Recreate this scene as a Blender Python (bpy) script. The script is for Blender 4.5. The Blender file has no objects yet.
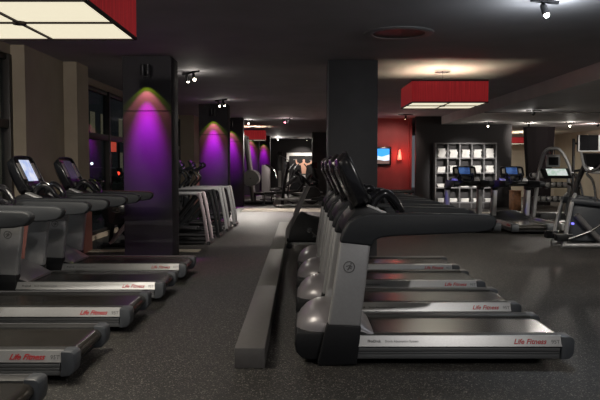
import bpy, bmesh, math, random
from mathutils import Vector, Matrix, Euler
random.seed(7)
S = bpy.context.scene
COL = S.collection
PI = math.pi
R = math.radians

# ------------------------------------------------------------------ materials
def lin(c):
    return tuple(((x/255)/12.92 if x/255 <= .04045 else ((x/255+.055)/1.055)**2.4) for x in c)

def mat(name, col, rough=.5, metal=0., spec=.5, emit=None, estr=0., noise=0., nscale=30., bump=0., coat=0.):
    m = bpy.data.materials.new(name); m.use_nodes = True
    nt = m.node_tree; b = nt.nodes['Principled BSDF']
    b.inputs['Base Color'].default_value = (*col, 1)
    b.inputs['Roughness'].default_value = rough
    b.inputs['Metallic'].default_value = metal
    b.inputs['Specular IOR Level'].default_value = spec
    if coat: b.inputs['Coat Weight'].default_value = coat
    if emit:
        b.inputs['Emission Color'].default_value = (*emit, 1)
        b.inputs['Emission Strength'].default_value = estr
    if noise or bump:
        tc = nt.nodes.new('ShaderNodeTexCoord')
        n = nt.nodes.new('ShaderNodeTexNoise'); n.inputs['Scale'].default_value = nscale; n.inputs['Detail'].default_value = 3
        nt.links.new(tc.outputs['Object'], n.inputs['Vector'])
        if noise:
            r = nt.nodes.new('ShaderNodeValToRGB')
            r.color_ramp.elements[0].position = .3; r.color_ramp.elements[1].position = .7
            r.color_ramp.elements[0].color = (*[c*(1-noise) for c in col], 1)
            r.color_ramp.elements[1].color = (*[min(1, c*(1+noise)) for c in col], 1)
            nt.links.new(n.outputs['Fac'], r.inputs['Fac']); nt.links.new(r.outputs['Color'], b.inputs['Base Color'])
        if bump:
            bp = nt.nodes.new('ShaderNodeBump'); bp.inputs['Strength'].default_value = bump; bp.inputs['Distance'].default_value = .01
            nt.links.new(n.outputs['Fac'], bp.inputs['Height']); nt.links.new(bp.outputs['Normal'], b.inputs['Normal'])
    return m

def floor_mat():
    m = bpy.data.materials.new('speckled rubber floor'); m.use_nodes = True
    nt = m.node_tree; b = nt.nodes['Principled BSDF']
    tc = nt.nodes.new('ShaderNodeTexCoord')
    v = nt.nodes.new('ShaderNodeTexVoronoi'); v.inputs['Scale'].default_value = 130
    nt.links.new(tc.outputs['Object'], v.inputs['Vector'])
    r = nt.nodes.new('ShaderNodeValToRGB')
    e = r.color_ramp.elements
    e[0].position = .0; e[0].color = (.017, .016, .015, 1)
    e[1].position = 1.; e[1].color = (.24, .22, .20, 1)
    e2 = e.new(.86); e2.color = (.022, .0205, .019, 1)
    e3 = e.new(.92); e3.color = (.12, .112, .10, 1)
    sep = nt.nodes.new('ShaderNodeSeparateColor')
    nt.links.new(v.outputs['Color'], sep.inputs['Color']); nt.links.new(sep.outputs['Red'], r.inputs['Fac'])
    n = nt.nodes.new('ShaderNodeTexNoise'); n.inputs['Scale'].default_value = 260; n.inputs['Detail'].default_value = 2
    nt.links.new(tc.outputs['Object'], n.inputs['Vector'])
    nt.links.new(r.outputs['Color'], b.inputs['Base Color'])
    bp = nt.nodes.new('ShaderNodeBump'); bp.inputs['Strength'].default_value = .5; bp.inputs['Distance'].default_value = .004
    nt.links.new(n.outputs['Fac'], bp.inputs['Height']); nt.links.new(bp.outputs['Normal'], b.inputs['Normal'])
    b.inputs['Roughness'].default_value = .55
    b.inputs['Specular IOR Level'].default_value = .35
    return m

def screen_mat(name, c0, c1, strength, scale=9., c2=None):
    m = bpy.data.materials.new(name); m.use_nodes = True
    nt = m.node_tree; b = nt.nodes['Principled BSDF']
    tc = nt.nodes.new('ShaderNodeTexCoord')
    n = nt.nodes.new('ShaderNodeTexNoise'); n.inputs['Scale'].default_value = scale; n.inputs['Detail'].default_value = 4
    r = nt.nodes.new('ShaderNodeValToRGB')
    r.color_ramp.elements[0].position = .38; r.color_ramp.elements[0].color = (*c0, 1)
    r.color_ramp.elements[1].position = .6; r.color_ramp.elements[1].color = (*c1, 1)
    if c2:
        k = r.color_ramp.elements.new(.5); k.color = (*c2, 1)
    nt.links.new(tc.outputs['Object'], n.inputs['Vector']); nt.links.new(n.outputs['Fac'], r.inputs['Fac'])
    b.inputs['Base Color'].default_value = (.01, .01, .012, 1)
    nt.links.new(r.outputs['Color'], b.inputs['Emission Color']); b.inputs['Emission Strength'].default_value = strength
    b.inputs['Roughness'].default_value = .25
    return m

def shade_mat():
    m = bpy.data.materials.new('red shade fabric'); m.use_nodes = True
    nt = m.node_tree; b = nt.nodes['Principled BSDF']
    tc = nt.nodes.new('ShaderNodeTexCoord'); mp = nt.nodes.new('ShaderNodeMapping'); mp.inputs['Scale'].default_value = (60, 60, 1.5)
    n = nt.nodes.new('ShaderNodeTexNoise'); n.inputs['Scale'].default_value = 1; n.inputs['Detail'].default_value = 3
    nt.links.new(tc.outputs['Object'], mp.inputs['Vector']); nt.links.new(mp.outputs['Vector'], n.inputs['Vector'])
    r = nt.nodes.new('ShaderNodeValToRGB')
    r.color_ramp.elements[0].position = .35; r.color_ramp.elements[0].color = (.32, .016, .02, 1)
    r.color_ramp.elements[1].position = .7; r.color_ramp.elements[1].color = (.50, .028, .034, 1)
    nt.links.new(n.outputs['Fac'], r.inputs['Fac']); nt.links.new(r.outputs['Color'], b.inputs['Base Color'])
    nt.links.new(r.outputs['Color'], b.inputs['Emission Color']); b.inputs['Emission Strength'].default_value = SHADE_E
    b.inputs['Roughness'].default_value = .8
    return m

def glass_mat():
    m = bpy.data.materials.new('window glass'); m.use_nodes = True
    nt = m.node_tree; nt.nodes.clear()
    o = nt.nodes.new('ShaderNodeOutputMaterial'); mx = nt.nodes.new('ShaderNodeMixShader')
    t = nt.nodes.new('ShaderNodeBsdfTransparent'); t.inputs['Color'].default_value = (.75, .8, .8, 1)
    g = nt.nodes.new('ShaderNodeBsdfGlossy'); g.inputs['Roughness'].default_value = .02
    mx.inputs['Fac'].default_value = .12
    nt.links.new(t.outputs[0], mx.inputs[1]); nt.links.new(g.outputs[0], mx.inputs[2]); nt.links.new(mx.outputs[0], o.inputs[0])
    return m

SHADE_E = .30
M = {}
M['floor'] = floor_mat()
M['ceil'] = mat('ceiling paint', (.42, .41, .425), .75, noise=.08, nscale=1.5)
M['soffit'] = mat('soffit paint', (.62, .60, .59), .7, noise=.05, nscale=2)
M['wall_l'] = mat('taupe plaster', (.33, .275, .21), .8, noise=.06, nscale=3)
M['pink_glow'] = mat('pink glow on lower wall', (.42, .17, .14), .7, noise=.05, nscale=5)  # pink lamp glow on the wall, put in as panel colour
M['beige'] = mat('beige plaster', (.40, .36, .29), .8, noise=.05, nscale=3)
M['dark_wall'] = mat('charcoal plaster', (.016, .0135, .0145), .75, noise=.08, nscale=4)
M['red_wall'] = mat('red plaster', (.30, .038, .038), .6, noise=.12, nscale=2.5)
M['pillar'] = mat('charcoal pillar paint', (.075, .073, .078), .6, noise=.06, nscale=5)
M['pillar_lit'] = mat('grey pillar paint', (.050, .047, .053), .85, spec=.25, noise=.06, nscale=5)
M['frame'] = mat('dark window frame', (.03, .026, .024), .45, metal=.3)
M['silver'] = mat('silver powder coat', (.36, .36, .365), .36, metal=.3, noise=.04, nscale=60)
M['rail_silver'] = mat('brushed aluminium rail', (.36, .36, .36), .34, metal=.4, noise=.05, nscale=90)
M['rib'] = mat('grey rail side', (.16, .165, .17), .42, metal=.6)
M['hood'] = mat('pearl grey hood', (.26, .245, .258), .34, metal=.3, coat=.3)
M['black'] = mat('black plastic', (.010, .0105, .012), .5, spec=.28, noise=.1, nscale=40)
M['arm'] = mat('charcoal soft plastic', (.017, .019, .022), .6, spec=.35, noise=.08, nscale=50)
M['gloss'] = mat('gloss black plastic', (.012, .012, .014), .2, coat=.4)
M['belt'] = mat('black running belt', (.024, .0215, .0185), .26, noise=.15, nscale=8, spec=.6)
M['foot'] = mat('ribbed foot rail', (.028, .028, .028), .55)
M['cap'] = mat('slate end cap', (.06, .066, .075), .45)
M['keypad'] = mat('grey keypad', (.28, .27, .25), .45)
M['tray'] = mat('light grey tray', (.40, .40, .40), .4)
M['letter_red'] = mat('red lettering', (.38, .008, .013), .5, emit=None)
M['letter_grey'] = mat('grey lettering', (.10, .10, .10), .5)
M['chrome'] = mat('chrome', (.65, .65, .66), .15, metal=1)
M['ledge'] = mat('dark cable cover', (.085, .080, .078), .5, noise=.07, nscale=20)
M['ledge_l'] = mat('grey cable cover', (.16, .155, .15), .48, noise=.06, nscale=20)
M['shade'] = shade_mat()
M['trim'] = mat('dark shade trim', (.02, .008, .008), .6)
M['diff'] = mat('frosted diffuser', (.8, .78, .7), .6, emit=(1., .91, .68), estr=.86)
M['bulb'] = mat('lamp face', (1, .95, .85), .4, emit=(1., .9, .72), estr=16)
M['bulb_red'] = mat('red lamp face', (1, .4, .5), .4, emit=(1., .12, .25), estr=7)
M['scr_map'] = screen_mat('map screen', (.45, .6, .95), (.85, .9, 1.), .85, 9)
M['scr_dim'] = mat('faintly glowing dark screen', (.02, .018, .03), .18, emit=(.08, .07, .11), estr=.35)  # switched-off screens, given a faint glow as emission
M['scr_tv'] = mat('black tv screen', (.008, .008, .009), .12, spec=.3)
M['scr_blue'] = screen_mat('blue screen', (.02, .05, .16), (.06, .13, .32), .9, 7)
M['scr_white'] = screen_mat('pale green screen', (.55, .75, .6), (.9, .95, .92), .7, 14)
M['towel'] = mat('white terry towel', (.80, .78, .74), .9, bump=.4, nscale=120)
M['shelf'] = mat('grey shelving', (.15, .145, .145), .5)
M['shelf_back'] = mat('dark shelf back', (.03, .027, .027), .7)
M['wood'] = mat('brown wood', (.26, .11, .045), .5, noise=.3, nscale=12)
M['curtain'] = mat('black curtain', (.007, .006, .0065), .9, spec=.1)
M['iron'] = mat('dark iron', (.035, .035, .037), .4, metal=.5)
M['vinyl'] = mat('black vinyl', (.02, .02, .021), .45)
M['plate'] = mat('grey weight plate', (.24, .24, .23), .45, metal=.3)
M['white'] = mat('white board', (.72, .70, .68), .6)
M['skin'] = mat('printed skin tone', (.75, .42, .30), .6)
M['print_black'] = mat('printed black', (.012, .011, .012), .5)
M['print_red'] = mat('printed red shorts', (.5, .04, .04), .6)
M['glass'] = glass_mat()
M['asphalt'] = mat('night asphalt', (.04, .04, .045), .7, noise=.2, nscale=2)
M['facade'] = mat('dark stone facade', (.055, .06, .065), .8, noise=.2, nscale=2)
M['litwin'] = mat('lit window', (.5, .45, .3), .5, emit=(1, .75, .4), estr=.05)
M['coolwin'] = mat('cool lit window', (.4, .5, .5), .5, emit=(.5, .9, 1.), estr=.06)
M['red_on'] = mat('red signal', (.8, .05, .03), .5, emit=(1, .06, .03), estr=3)
M['sign_red'] = mat('red lit sign', (.7, .1, .08), .5, emit=(.9, .1, .06), estr=.8)
M['white_on'] = mat('street lamp globe', (1, 1, 1), .5, emit=(.85, .95, 1), estr=4)
M['leaf'] = mat('dark hedge leaves', (.03, .06, .035), .7, noise=.5, nscale=20)
M['blue_wave'] = mat('tv sky', (.02, .2, .6), .3, emit=(.03, .32, .95), estr=1.3)
M['tv_cloud'] = mat('tv cloud', (.6, .8, .9), .3, emit=(.65, .85, 1.), estr=.9)
M['tv_sand'] = mat('tv shore', (.05, .04, .05), .3, emit=(.25, .15, .12), estr=.6)
M['sconce'] = mat('glowing red glass', (.9, .2, .15), .3, emit=(1, .16, .10), estr=2.2)
M['pink'] = mat('mauve powder coat', (.50, .42, .45), .4, metal=.2)
M['led'] = mat('blue indicator', (.2, .2, 1), .4, emit=(.2, .18, 1.), estr=1.6)

# ------------------------------------------------------------------ mesh builder
def catmull(pts, n=6):
    P = [Vector(p) for p in pts]; out = []
    for i in range(len(P)-1):
        p0 = P[max(i-1, 0)]; p1 = P[i]; p2 = P[i+1]; p3 = P[min(i+2, len(P)-1)]
        for k in range(n):
            t = k/n
            out.append(.5*((2*p1)+(p2-p0)*t+(2*p0-5*p1+4*p2-p3)*t*t+(3*p1-p0-3*p2+p3)*t**3))
    out.append(P[-1]); return out

class MB:
    def __init__(s): s.bm = bmesh.new()
    def face(s, vs):
        try: return s.bm.faces.new(vs)
        except ValueError: return None
    def box(s, x0, x1, y0, y1, z0, z1, m=None):
        c = [(x, y, z) for z in (z0, z1) for y in (y0, y1) for x in (x0, x1)]
        v = [s.bm.verts.new(m @ Vector(p) if m else p) for p in c]
        for f in ((0, 2, 3, 1), (4, 5, 7, 6), (0, 1, 5, 4), (2, 6, 7, 3), (0, 4, 6, 2), (1, 3, 7, 5)): s.face([v[i] for i in f])
        return s
    def prism(s, pts, a0, a1, axis='y', m=None):
        def P(a, b, t):
            p = {'y': (a, t, b), 'x': (t, a, b), 'z': (a, b, t)}[axis]
            return m @ Vector(p) if m else Vector(p)
        A = [s.bm.verts.new(P(a, b, a0)) for a, b in pts]; B = [s.bm.verts.new(P(a, b, a1)) for a, b in pts]
        n = len(pts)
        s.face(A[::-1]); s.face(B)
        for i in range(n): s.face([A[i], A[(i+1) % n], B[(i+1) % n], B[i]])
        return s
    def tube(s, pts, r, n=10, smooth=0, closed=False, flat=None):
        P = catmull(pts, smooth) if smooth else [Vector(p) for p in pts]
        L = len(P); rs = r if isinstance(r, (list, tuple)) else None
        rings = []; ref = None
        for i, p in enumerate(P):
            if closed: d = P[(i+1) % L]-P[i-1]
            else: d = P[min(i+1, L-1)]-P[max(i-1, 0)]
            d.normalize()
            if ref is None:
                ref = Vector((0, 1, 0)) if abs(d.y) < .9 else Vector((1, 0, 0))
            a = (ref-d*ref.dot(d)).normalized(); b = d.cross(a); ref = a
            if rs:
                t = i/(L-1)*(len(rs)-1); k = min(int(t), len(rs)-2); rr = rs[k]+(rs[k+1]-rs[k])*(t-k)
            else: rr = r
            fa, fb = flat if flat else (1, 1)
            rings.append([s.bm.verts.new(p+a*math.cos(2*PI*j/n)*rr*fa+b*math.sin(2*PI*j/n)*rr*fb) for j in range(n)])
        for i in range(L-1 if not closed else L):
            A = rings[i]; B = rings[(i+1) % L]
            for j in range(n): s.face([A[j], A[(j+1) % n], B[(j+1) % n], B[j]])
        if not closed:
            s.face(rings[0][::-1]); s.face(rings[-1])
        return s
    def cyl(s, p0, p1, r, n=16, r1=None):
        return s.tube([p0, p1], [r, r1 if r1 is not None else r], n)
    def lathe(s, prof, c=(0, 0, 0), n=24, m=None):
        c = Vector(c); rings = []
        for r, z in prof:
            ring = []
            for j in range(n):
                p = Vector((r*math.cos(2*PI*j/n), r*math.sin(2*PI*j/n), z))
                ring.append(s.bm.verts.new(c+(m @ p if m else p)))
            rings.append(ring)
        for A, B in zip(rings, rings[1:]):
            for j in range(n): s.face([A[j], A[(j+1) % n], B[(j+1) % n], B[j]])
        s.face(rings[0][::-1]); s.face(rings[-1]); return s
    def loft(s, rings):
        V = [[s.bm.verts.new(p) for p in r] for r in rings]; n = len(V[0])
        for A, B in zip(V, V[1:]):
            for j in range(n): s.face([A[j], A[(j+1) % n], B[(j+1) % n], B[j]])
        s.face(V[0][::-1]); s.face(V[-1]); return s
    def build(s, name, m, parent=None, bevel=0, loc=None, rot=None, seg=2, tri=True):
        bm = s.bm
        bmesh.ops.recalc_face_normals(bm, faces=bm.faces)
        if bevel:
            bm.normal_update()
            es = [e for e in bm.edges if len(e.link_faces) == 2 and e.calc_face_angle(0) > R(35)]
            if es: bmesh.ops.bevel(bm, geom=es, offset=bevel, segments=seg, affect='EDGES', profile=.5, clamp_overlap=True)
        me = bpy.data.meshes.new(name); bm.to_mesh(me); bm.free()
        me.polygons.foreach_set('use_smooth', [True]*len(me.polygons))
        me.set_sharp_from_angle(angle=R(38))
        me.materials.append(m)
        o = bpy.data.objects.new(name, me); COL.objects.link(o)
        if parent: o.parent = parent
        if loc: o.location = loc
        if rot: o.rotation_euler = rot
        return o

def tag(o, label=None, cat=None, group=None, kind=None):
    if label: o['label'] = label
    if cat: o['category'] = cat
    if group: o['group'] = group
    if kind: o['kind'] = kind
    return o
def thing(name, label, cat, loc=(0, 0, 0), rz=0, group=None):
    o = bpy.data.objects.new(name, None); COL.objects.link(o); o.empty_display_size = .1
    o.location = loc; o.rotation_euler = (0, 0, rz)
    return tag(o, label, cat, group)
def dup(root, loc, rz, label, group=None, swap=None):
    r = root.copy(); COL.objects.link(r); r.location = loc; r.rotation_euler = (0, 0, rz); r['label'] = label
    if group: r['group'] = group
    def rec(a, b):
        for ch in list(a.children):
            c = ch.copy(); COL.objects.link(c); c.parent = b
            if swap and ch.name.split('.')[0] in swap:
                c.data = c.data.copy(); c.data.materials[0] = swap[ch.name.split('.')[0]]
            rec(ch, c)
    rec(root, r)
    return r
def text(name, body, size, m, parent, loc, rot, shear=0., depth=.0012, bold=0.):
    cu = bpy.data.curves.new(name, 'FONT'); cu.body = body; cu.size = size; cu.shear = shear; cu.extrude = depth; cu.offset = bold
    t = bpy.data.objects.new(name, cu); COL.objects.link(t)
    bpy.context.view_layer.update()
    me = bpy.data.meshes.new_from_object(t.evaluated_get(bpy.context.evaluated_depsgraph_get()))
    bpy.data.objects.remove(t)
    me.materials.clear(); me.materials.append(m)
    o = bpy.data.objects.new(name, me); COL.objects.link(o)
    o.parent = parent; o.location = loc; o.rotation_euler = rot
    return o
def struct(name, mb, m, bevel=0):
    return tag(mb.build(name, m, bevel=bevel), kind='structure')
def spot(loc, target, power, angle, col=(1, .9, .75), blend=.5, rad=.03):
    l = bpy.data.lights.new('spot_light', 'SPOT'); l.energy = power; l.color = col; l.spot_size = R(angle); l.spot_blend = blend
    l.shadow_soft_size = rad
    o = bpy.data.objects.new('spot_light', l); COL.objects.link(o); o.location = loc
    o.rotation_euler = (Vector(target)-Vector(loc)).to_track_quat('-Z', 'Y').to_euler(); return o
def point(loc, power, col=(1, .92, .78), rad=.08):
    l = bpy.data.lights.new('bulb_light', 'POINT'); l.energy = power; l.color = col; l.shadow_soft_size = rad
    o = bpy.data.objects.new('bulb_light', l); COL.objects.link(o); o.location = loc; return o

# ------------------------------------------------------------------ setting
CH = 3.2; LOW = 2.92; BX = 4.95
struct('floor', MB().box(-4.6, 12.2, -3, 47, -.12, 0), M['floor'])
struct('ceiling', MB().box(-4.6, BX, -3, 47, CH, CH+.15), M['ceil'])
struct('ceiling', MB().box(BX, 12.2, -3, 34, LOW, CH+.15), M['soffit'])           # dropped soffit over the right side
struct('wall_back', MB().box(-4.6, 2.0, 46, 46.2, 0, CH), M['dark_wall'])
struct('wall_alcove', MB().box(2.0, 4.06, 25.6, 25.8, 0, CH).box(2.0, 2.1, 25.8, 46, 0, CH), M['red_wall'])
struct('wall_storage', MB().box(4.06, 7.42, 24.6, 24.8, 0, CH), M['dark_wall'])
struct('trim_2', MB().box(3.98, 4.06, 25.45, 25.6, 0, CH), M['red_wall'])
struct('wall_right', MB().box(12.0, 12.2, -3, 34, 0, LOW), M['beige'])
struct('wall_far', MB().box(7.3, 12.2, 33, 33.2, 0, LOW).box(7.30, 7.42, 24.8, 33, 0, LOW), M['beige'])
# left wall: lintel, low sill wall and three deep piers between the windows
wl = MB().box(-4.3, -4.1, -3, 46, 3.06, CH).box(-4.3, -4.1, -3, 46, 0, .10)
wl.box(-4.3, -3.9, 10.0, 11.62, 0, CH); wl.box(-4.3, -3.68, 11.62, 12.25, 0, CH); wl.box(-4.3, -3.62, 24.0, 25.2, 0, CH)
struct('wall_left', wl, M['wall_l'])
struct('wall_left_pink_glow', MB().box(-3.90, -3.875, 10.0, 11.62, 0, .92).box(-4.1, -3.875, 9.975, 10.0, 0, .92).box(-3.68, -3.655, 11.6, 12.27, 0, .92), M['pink_glow'])  # pink light low on the piers, painted as thin coloured panels
def window(name, y0, y1, mull):
    f = MB().box(-4.22, -4.12, y0, y1, .10, .17).box(-4.22, -4.12, y0, y1, 2.98, 3.06).box(-4.22, -4.10, y0, y1, 2.02, 2.14)
    for y in [y0+.04]+mull+[y1-.04]: f.box(-4.22, -4.08, y-.05, y+.05, .10, 3.06)
    o = struct(name, f, M['frame'], .006)
    g = MB().box(-4.18, -4.17, y0, y1, .12, 3.04).build('glass_pane', M['glass'], o)
window('window_1', -3, 10.0, [1.0, 4.0, 7.0])
window('window_2', 12.25, 24.0, [15.1, 18.1, 21.1])
window('window_3', 25.2, 46.0, [28.5, 32, 35.5, 39])
# seams in the tops of the low dividers / floor light strip at the base of the pillars' aisle
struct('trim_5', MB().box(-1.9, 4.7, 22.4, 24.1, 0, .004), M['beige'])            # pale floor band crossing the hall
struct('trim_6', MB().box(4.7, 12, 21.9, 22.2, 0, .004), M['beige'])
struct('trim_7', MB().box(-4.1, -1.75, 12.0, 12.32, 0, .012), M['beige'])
# ------------------------------------------------------------------ pillars with coloured downlights
PIL = [(11.0, -2.77, -2.01, 'nearest purple-lit square pillar, beside the far end of the left treadmill row', 1.0),
       (19.6, -2.82, -2.01, 'second purple-lit pillar, rising behind the row of elliptical trainers', 1.25),
       (25.2, -2.90, -2.05, 'third purple-lit pillar, half hidden by the second one', 1.0),
       (34.6, -2.85, -2.03, 'fourth purple-lit pillar, behind the small far red box lamp', .9),
       (41.0, -2.5, -1.75, 'farthest and smallest purple-lit pillar near the back wall', .8)]
for (Y, x0, x1, lab, k) in PIL:
    t = thing('pillar', lab, 'pillar', ((x0+x1)/2, Y+.3, 0), 0, 'purple-lit pillars')
    w = (x1-x0)/2
    MB().box(-w, w, -.3, .3, 0, CH-.004).build('shaft', M['pillar_lit'], t, .008)
    s = MB().box(-w-.002, w+.002, -.303, .303, 2.345, 2.353).build('panel_joint', M['black'], t)
    f = thing('wall_washer', {11.0: 'dark downlight on top of the nearest purple pillar', 19.6: 'dark downlight on top of the second purple pillar', 25.2: 'dark downlight on the third purple pillar', 34.6: 'dark downlight on the fourth purple pillar', 41.0: 'dark downlight on the farthest purple pillar'}[Y], 'wall light', ((x0+x1)/2, Y, 2.86), 0, 'pillar downlights')
    MB().box(-.06, .06, -.03, -.002, .0, .16).build('back_plate', M['iron'], f, .004)
    MB().cyl((-.03, -.145, .02), (-.03, -.145, .19), .035).cyl((.05, -.145, .02), (.05, -.145, .19), .035).build('lamp_can', M['iron'], f)
    MB().box(-.012, .03, -.13, -.03, .09, .12).build('bracket', M['iron'], f)
    c = (x0+x1)/2; z = 2.87; y = Y-.15
    spot((c, y, z), (c, y+.02, 0), 17*k, 86, (.42, .60, .02), .12, .012)
    spot((c, y, z), (c, y+.02, 0), 60*k, 72, (1., .15, .32), .3, .012)
    spot((c, Y-.22, z-.01), (c, Y, z-1.25), 430*k, 44, (.66, .0, .74), .95, .012)
    spot((c, Y-.28, z-.01), (c, Y, z-1.6), 400*k, 36, (.36, .02, 1.), 1., .012)
def plain_pillar(loc, w, lab):
    t = thing('pillar', lab, 'pillar', loc)
    MB().box(-w, w, -.3, .3, 0, CH-.004).build('shaft', M['pillar'], t, .008)
    MB().box(-w-.003, -w+.012, -.306, -.28, 0, CH-.004).build('corner_bead', M['shelf'], t)
plain_pillar((.855, 11.7, 0), .405, 'tall charcoal pillar in the middle, behind the consoles of the right treadmill row')
plain_pillar((1.04, 36.8, 0), .41, 'distant dark pillar seen just left of the middle pillar')
t = thing('curtain_column', 'black draped column between the red box lamp and the dumbbell rack', 'curtain', (8.93, 26.2, 0))
pts = []
for i in range(40):
    a = i/40*2*PI; r = 1+.06*math.sin(a*9)
    pts.append((.56*r*math.cos(a), .28*r*math.sin(a)))
MB().loft([[Vector((x*k, y*k, z)) for x, y in pts] for z, k in ((0, .80), (1.2, .82), (2.0, .92), (2.7, 1.0), (LOW-.004, 1.02))]).build('drape', M['curtain'], t)

# ------------------------------------------------------------------ treadmill
TL = [4.0]
def make_treadmill(label, group):
    T = thing('treadmill', label, 'treadmill', (0, 0, 0), 0, group)
    H = 1.045
    def X(u): return u-H
    # running belt, wrapped over the rear roller
    pr = [(X(.45), .205), (X(2.0), .205), (X(2.035), .197), (X(2.06), .175), (X(2.066), .15), (X(2.05), .115), (X(2.02), .10), (X(.45), .10)]
    MB().prism(pr, -.29, .29).build('running_belt', M['belt'], T)
    MB().box(X(.35), X(2.0), -.40, .40, .045, .10).build('deck_frame', M['iron'], T, .01)
    for sy in (-1, 1):
        y = lambda a, b: (min(sy*a, sy*b), max(sy*a, sy*b))
        # foot rail on top
        MB().box(X(.47), X(2.0), *y(.295, .415), .10, .219).build('foot_rail', M['foot'], T, .006)
        # bright sloped band along the side
        q = [(sy*.405, .224), (sy*.418, .222), (sy*.452, .148), (sy*.44, .140), (sy*.405, .140)]
        band = MB().prism(q, X(.44), X(2.0), 'x').build('side_band', M['rail_silver'], T)
        rb = MB()
        for (za, zb, o) in ((.108, .136, .442), (.088, .104, .436), (.050, .084, .430)): rb.box(X(.40), X(1.985), *y(.40, o), za, zb)
        rb.box(X(.40), X(1.985), *y(.40, .425), .05, .14)
        rb.build('side_skirt', M['rib'], T, .004)
        MB().prism([(X(1.985), .045), (X(2.055), .05), (X(2.082), .085), (X(2.09), .13), (X(2.09), .195), (X(2.078), .215), (X(2.055), .222), (X(1.992), .222), (X(1.992), .10)], *y(.30, .455)).build('end_cap', M['cap'], T, .012)
        if sy < 0:
            # lettering on the near band: band tilts back by ~24.5 degrees from vertical
            rot = (R(65.5), 0, 0)
            def on(u, z, e=.0015):
                f = (.222-z)/(.222-.148)
                return (X(u), -(.418+.034*f)-e, z)
            text('logo_lettering', 'Life Fitness', .054, M['letter_red'], band, on(1.635, .166), rot, shear=.38, bold=.0012)['label'] = 'red slanted script lettering'
            text('model_lettering', '95T', .040, M['letter_grey'], band, on(1.918, .168), rot)
            text('deck_lettering', 'FlexDeck', .026, M['letter_grey'], band, on(.545, .177), rot, bold=.0008)
            text('deck_lettering', 'Shock Absorption System', .024, M['letter_grey'], band, on(.675, .177), rot)
    # motor hood: rounded dome in front
    rings = []
    n = 22
    for u, zt, hw in ((.012, .235, .13), (.022, .275, .20), (.05, .325, .27), (.10, .375, .325), (.17, .41, .365), (.25, .42, .385), (.33, .41, .386), (.43, .36, .382), (.50, .32, .378), (.56, .27, .372), (.60, .235, .365)):
        ring = []
        for j in range(n):
            a = PI*j/(n-1)
            e = .8
            cx = math.copysign(abs(math.cos(a))**e, math.cos(a)); sz = abs(math.sin(a))**.75
            ring.append((X(u), hw*cx, .21+(zt-.21)*sz))
        rings.append(ring)
    MB().loft(rings).build('motor_hood', M['hood'], T)
    sh = [(X(.0), .15), (X(.015), .235), (X(.50), .245), (X(.60), .21), (X(.60), .05), (X(.12), .03), (X(.05), .045), (X(.01), .09)]
    MB().prism(sh, -.395, .395).build('lower_shroud', M['black'], T, .015)
    # hood emblem
    for sy in (-1, 1):
        y0, y1 = (sy*.445, sy*.345) if sy < 0 else (.345, .445)
        up = MB().prism([(X(.340), .945), (X(.565), .918), (X(.492), .290), (X(.248), .300)], y0, y1).build('upright', M['silver'], T, .022, seg=3)
        ex, ez = X(.405), .745
        rg = [(ex+.040*math.cos(2*PI*i/24), sy*.447, ez+.040*math.sin(2*PI*i/24)) for i in range(24)]
        em = MB().tube(rg, .004, 6, closed=True)
        em.tube([(ex-.012, sy*.447, ez-.024), (ex+.002, sy*.447, ez-.004), (ex+.010, sy*.447, ez+.014)], .006, 6)
        em.tube([(ex-.022, sy*.447, ez+.004), (ex+.004, sy*.447, ez+.012), (ex+.024, sy*.447, ez-.002)], .004, 6)
        em.tube([(ex+.002, sy*.447, ez-.004), (ex+.018, sy*.447, ez-.016)], .005, 6)
        em.lathe([(.0, -.007), (.007, 0), (0, .007)], (ex+.014, sy*.447, ez+.024), 8)
        em.build('emblem', M['letter_grey'], up)
        MB().prism([(X(.242), .312), (X(.497), .300), (X(.482), .15), (X(.465), .012), (X(.18), .0), (X(.17), .02), (X(.195), .12)], y0-.008, y1+.008).build('upright_boot', M['black'], T, .02)
        arm = [(X(.335), .925), (X(.358), 1.005), (X(.40), 1.075), (X(.47), 1.12), (X(.56), 1.140), (X(.9), 1.142), (X(1.25), 1.137), (X(1.44), 1.130), (X(1.485), 1.115), (X(1.50), 1.085), (X(1.488), 1.045), (X(1.45), 1.015), (X(1.36), 1.0), (X(1.0), .985), (X(.72), .972), (X(.64), .962), (X(.59), .94), (X(.575), .90)]
        MB().prism(arm, y0-.012, y1+.012).build('handrail', M['arm'], T, .028, seg=3)
    # dash bridging the handrails
    MB().prism([(X(.36), .99), (X(.40), 1.09), (X(.46), 1.16), (X(.56), 1.185), (X(.74), 1.10), (X(.76), 1.06), (X(.70), 1.03)], -.35, .35).build('dash', M['black'], T, .015)
    for sy in (-1, 1):
        yy = (sy*.33, sy*.19) if sy < 0 else (.19, .33)
        MB().prism([(X(.545), 1.185), (X(.56), 1.20), (X(.70), 1.142), (X(.70), 1.118)], *yy).build('cup_tray', M['tray'], T, .008)
    # grip loop in front of the runner
    for sy in (-1, 1):
        MB().tube([(X(.58), sy*.17, 1.13), (X(.63), sy*.17, 1.23), (X(.70), sy*.165, 1.275), (X(.77), sy*.15, 1.235), (X(.83), sy*.13, 1.15), (X(.85), sy*.05, 1.115), (X(.85), 0, 1.11)], [.03, .034, .036, .032, .026, .024, .024], 10, smooth=5, flat=(1.0, 1.0)).build('grip_bar', M['gloss'], T)
        MB().tube([(X(.665), sy*.165, 1.305), (X(.745), sy*.16, 1.29), (X(.815), sy*.14, 1.20), (X(.855), sy*.10, 1.13)], .011, 8, smooth=4).build('grip_sensor', M['chrome'], T)
    # console head
    ax = Vector((X(.575), 0, 1.215)); top = Vector((X(.392), 0, 1.600))
    d = (top-ax).normalized(); nrm = Vector((d.z, 0, -d.x))
    def L(a, y, c): return ax+d*a+nrm*c+Vector((0, y, 0))
    Lh = (top-ax).length
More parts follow.
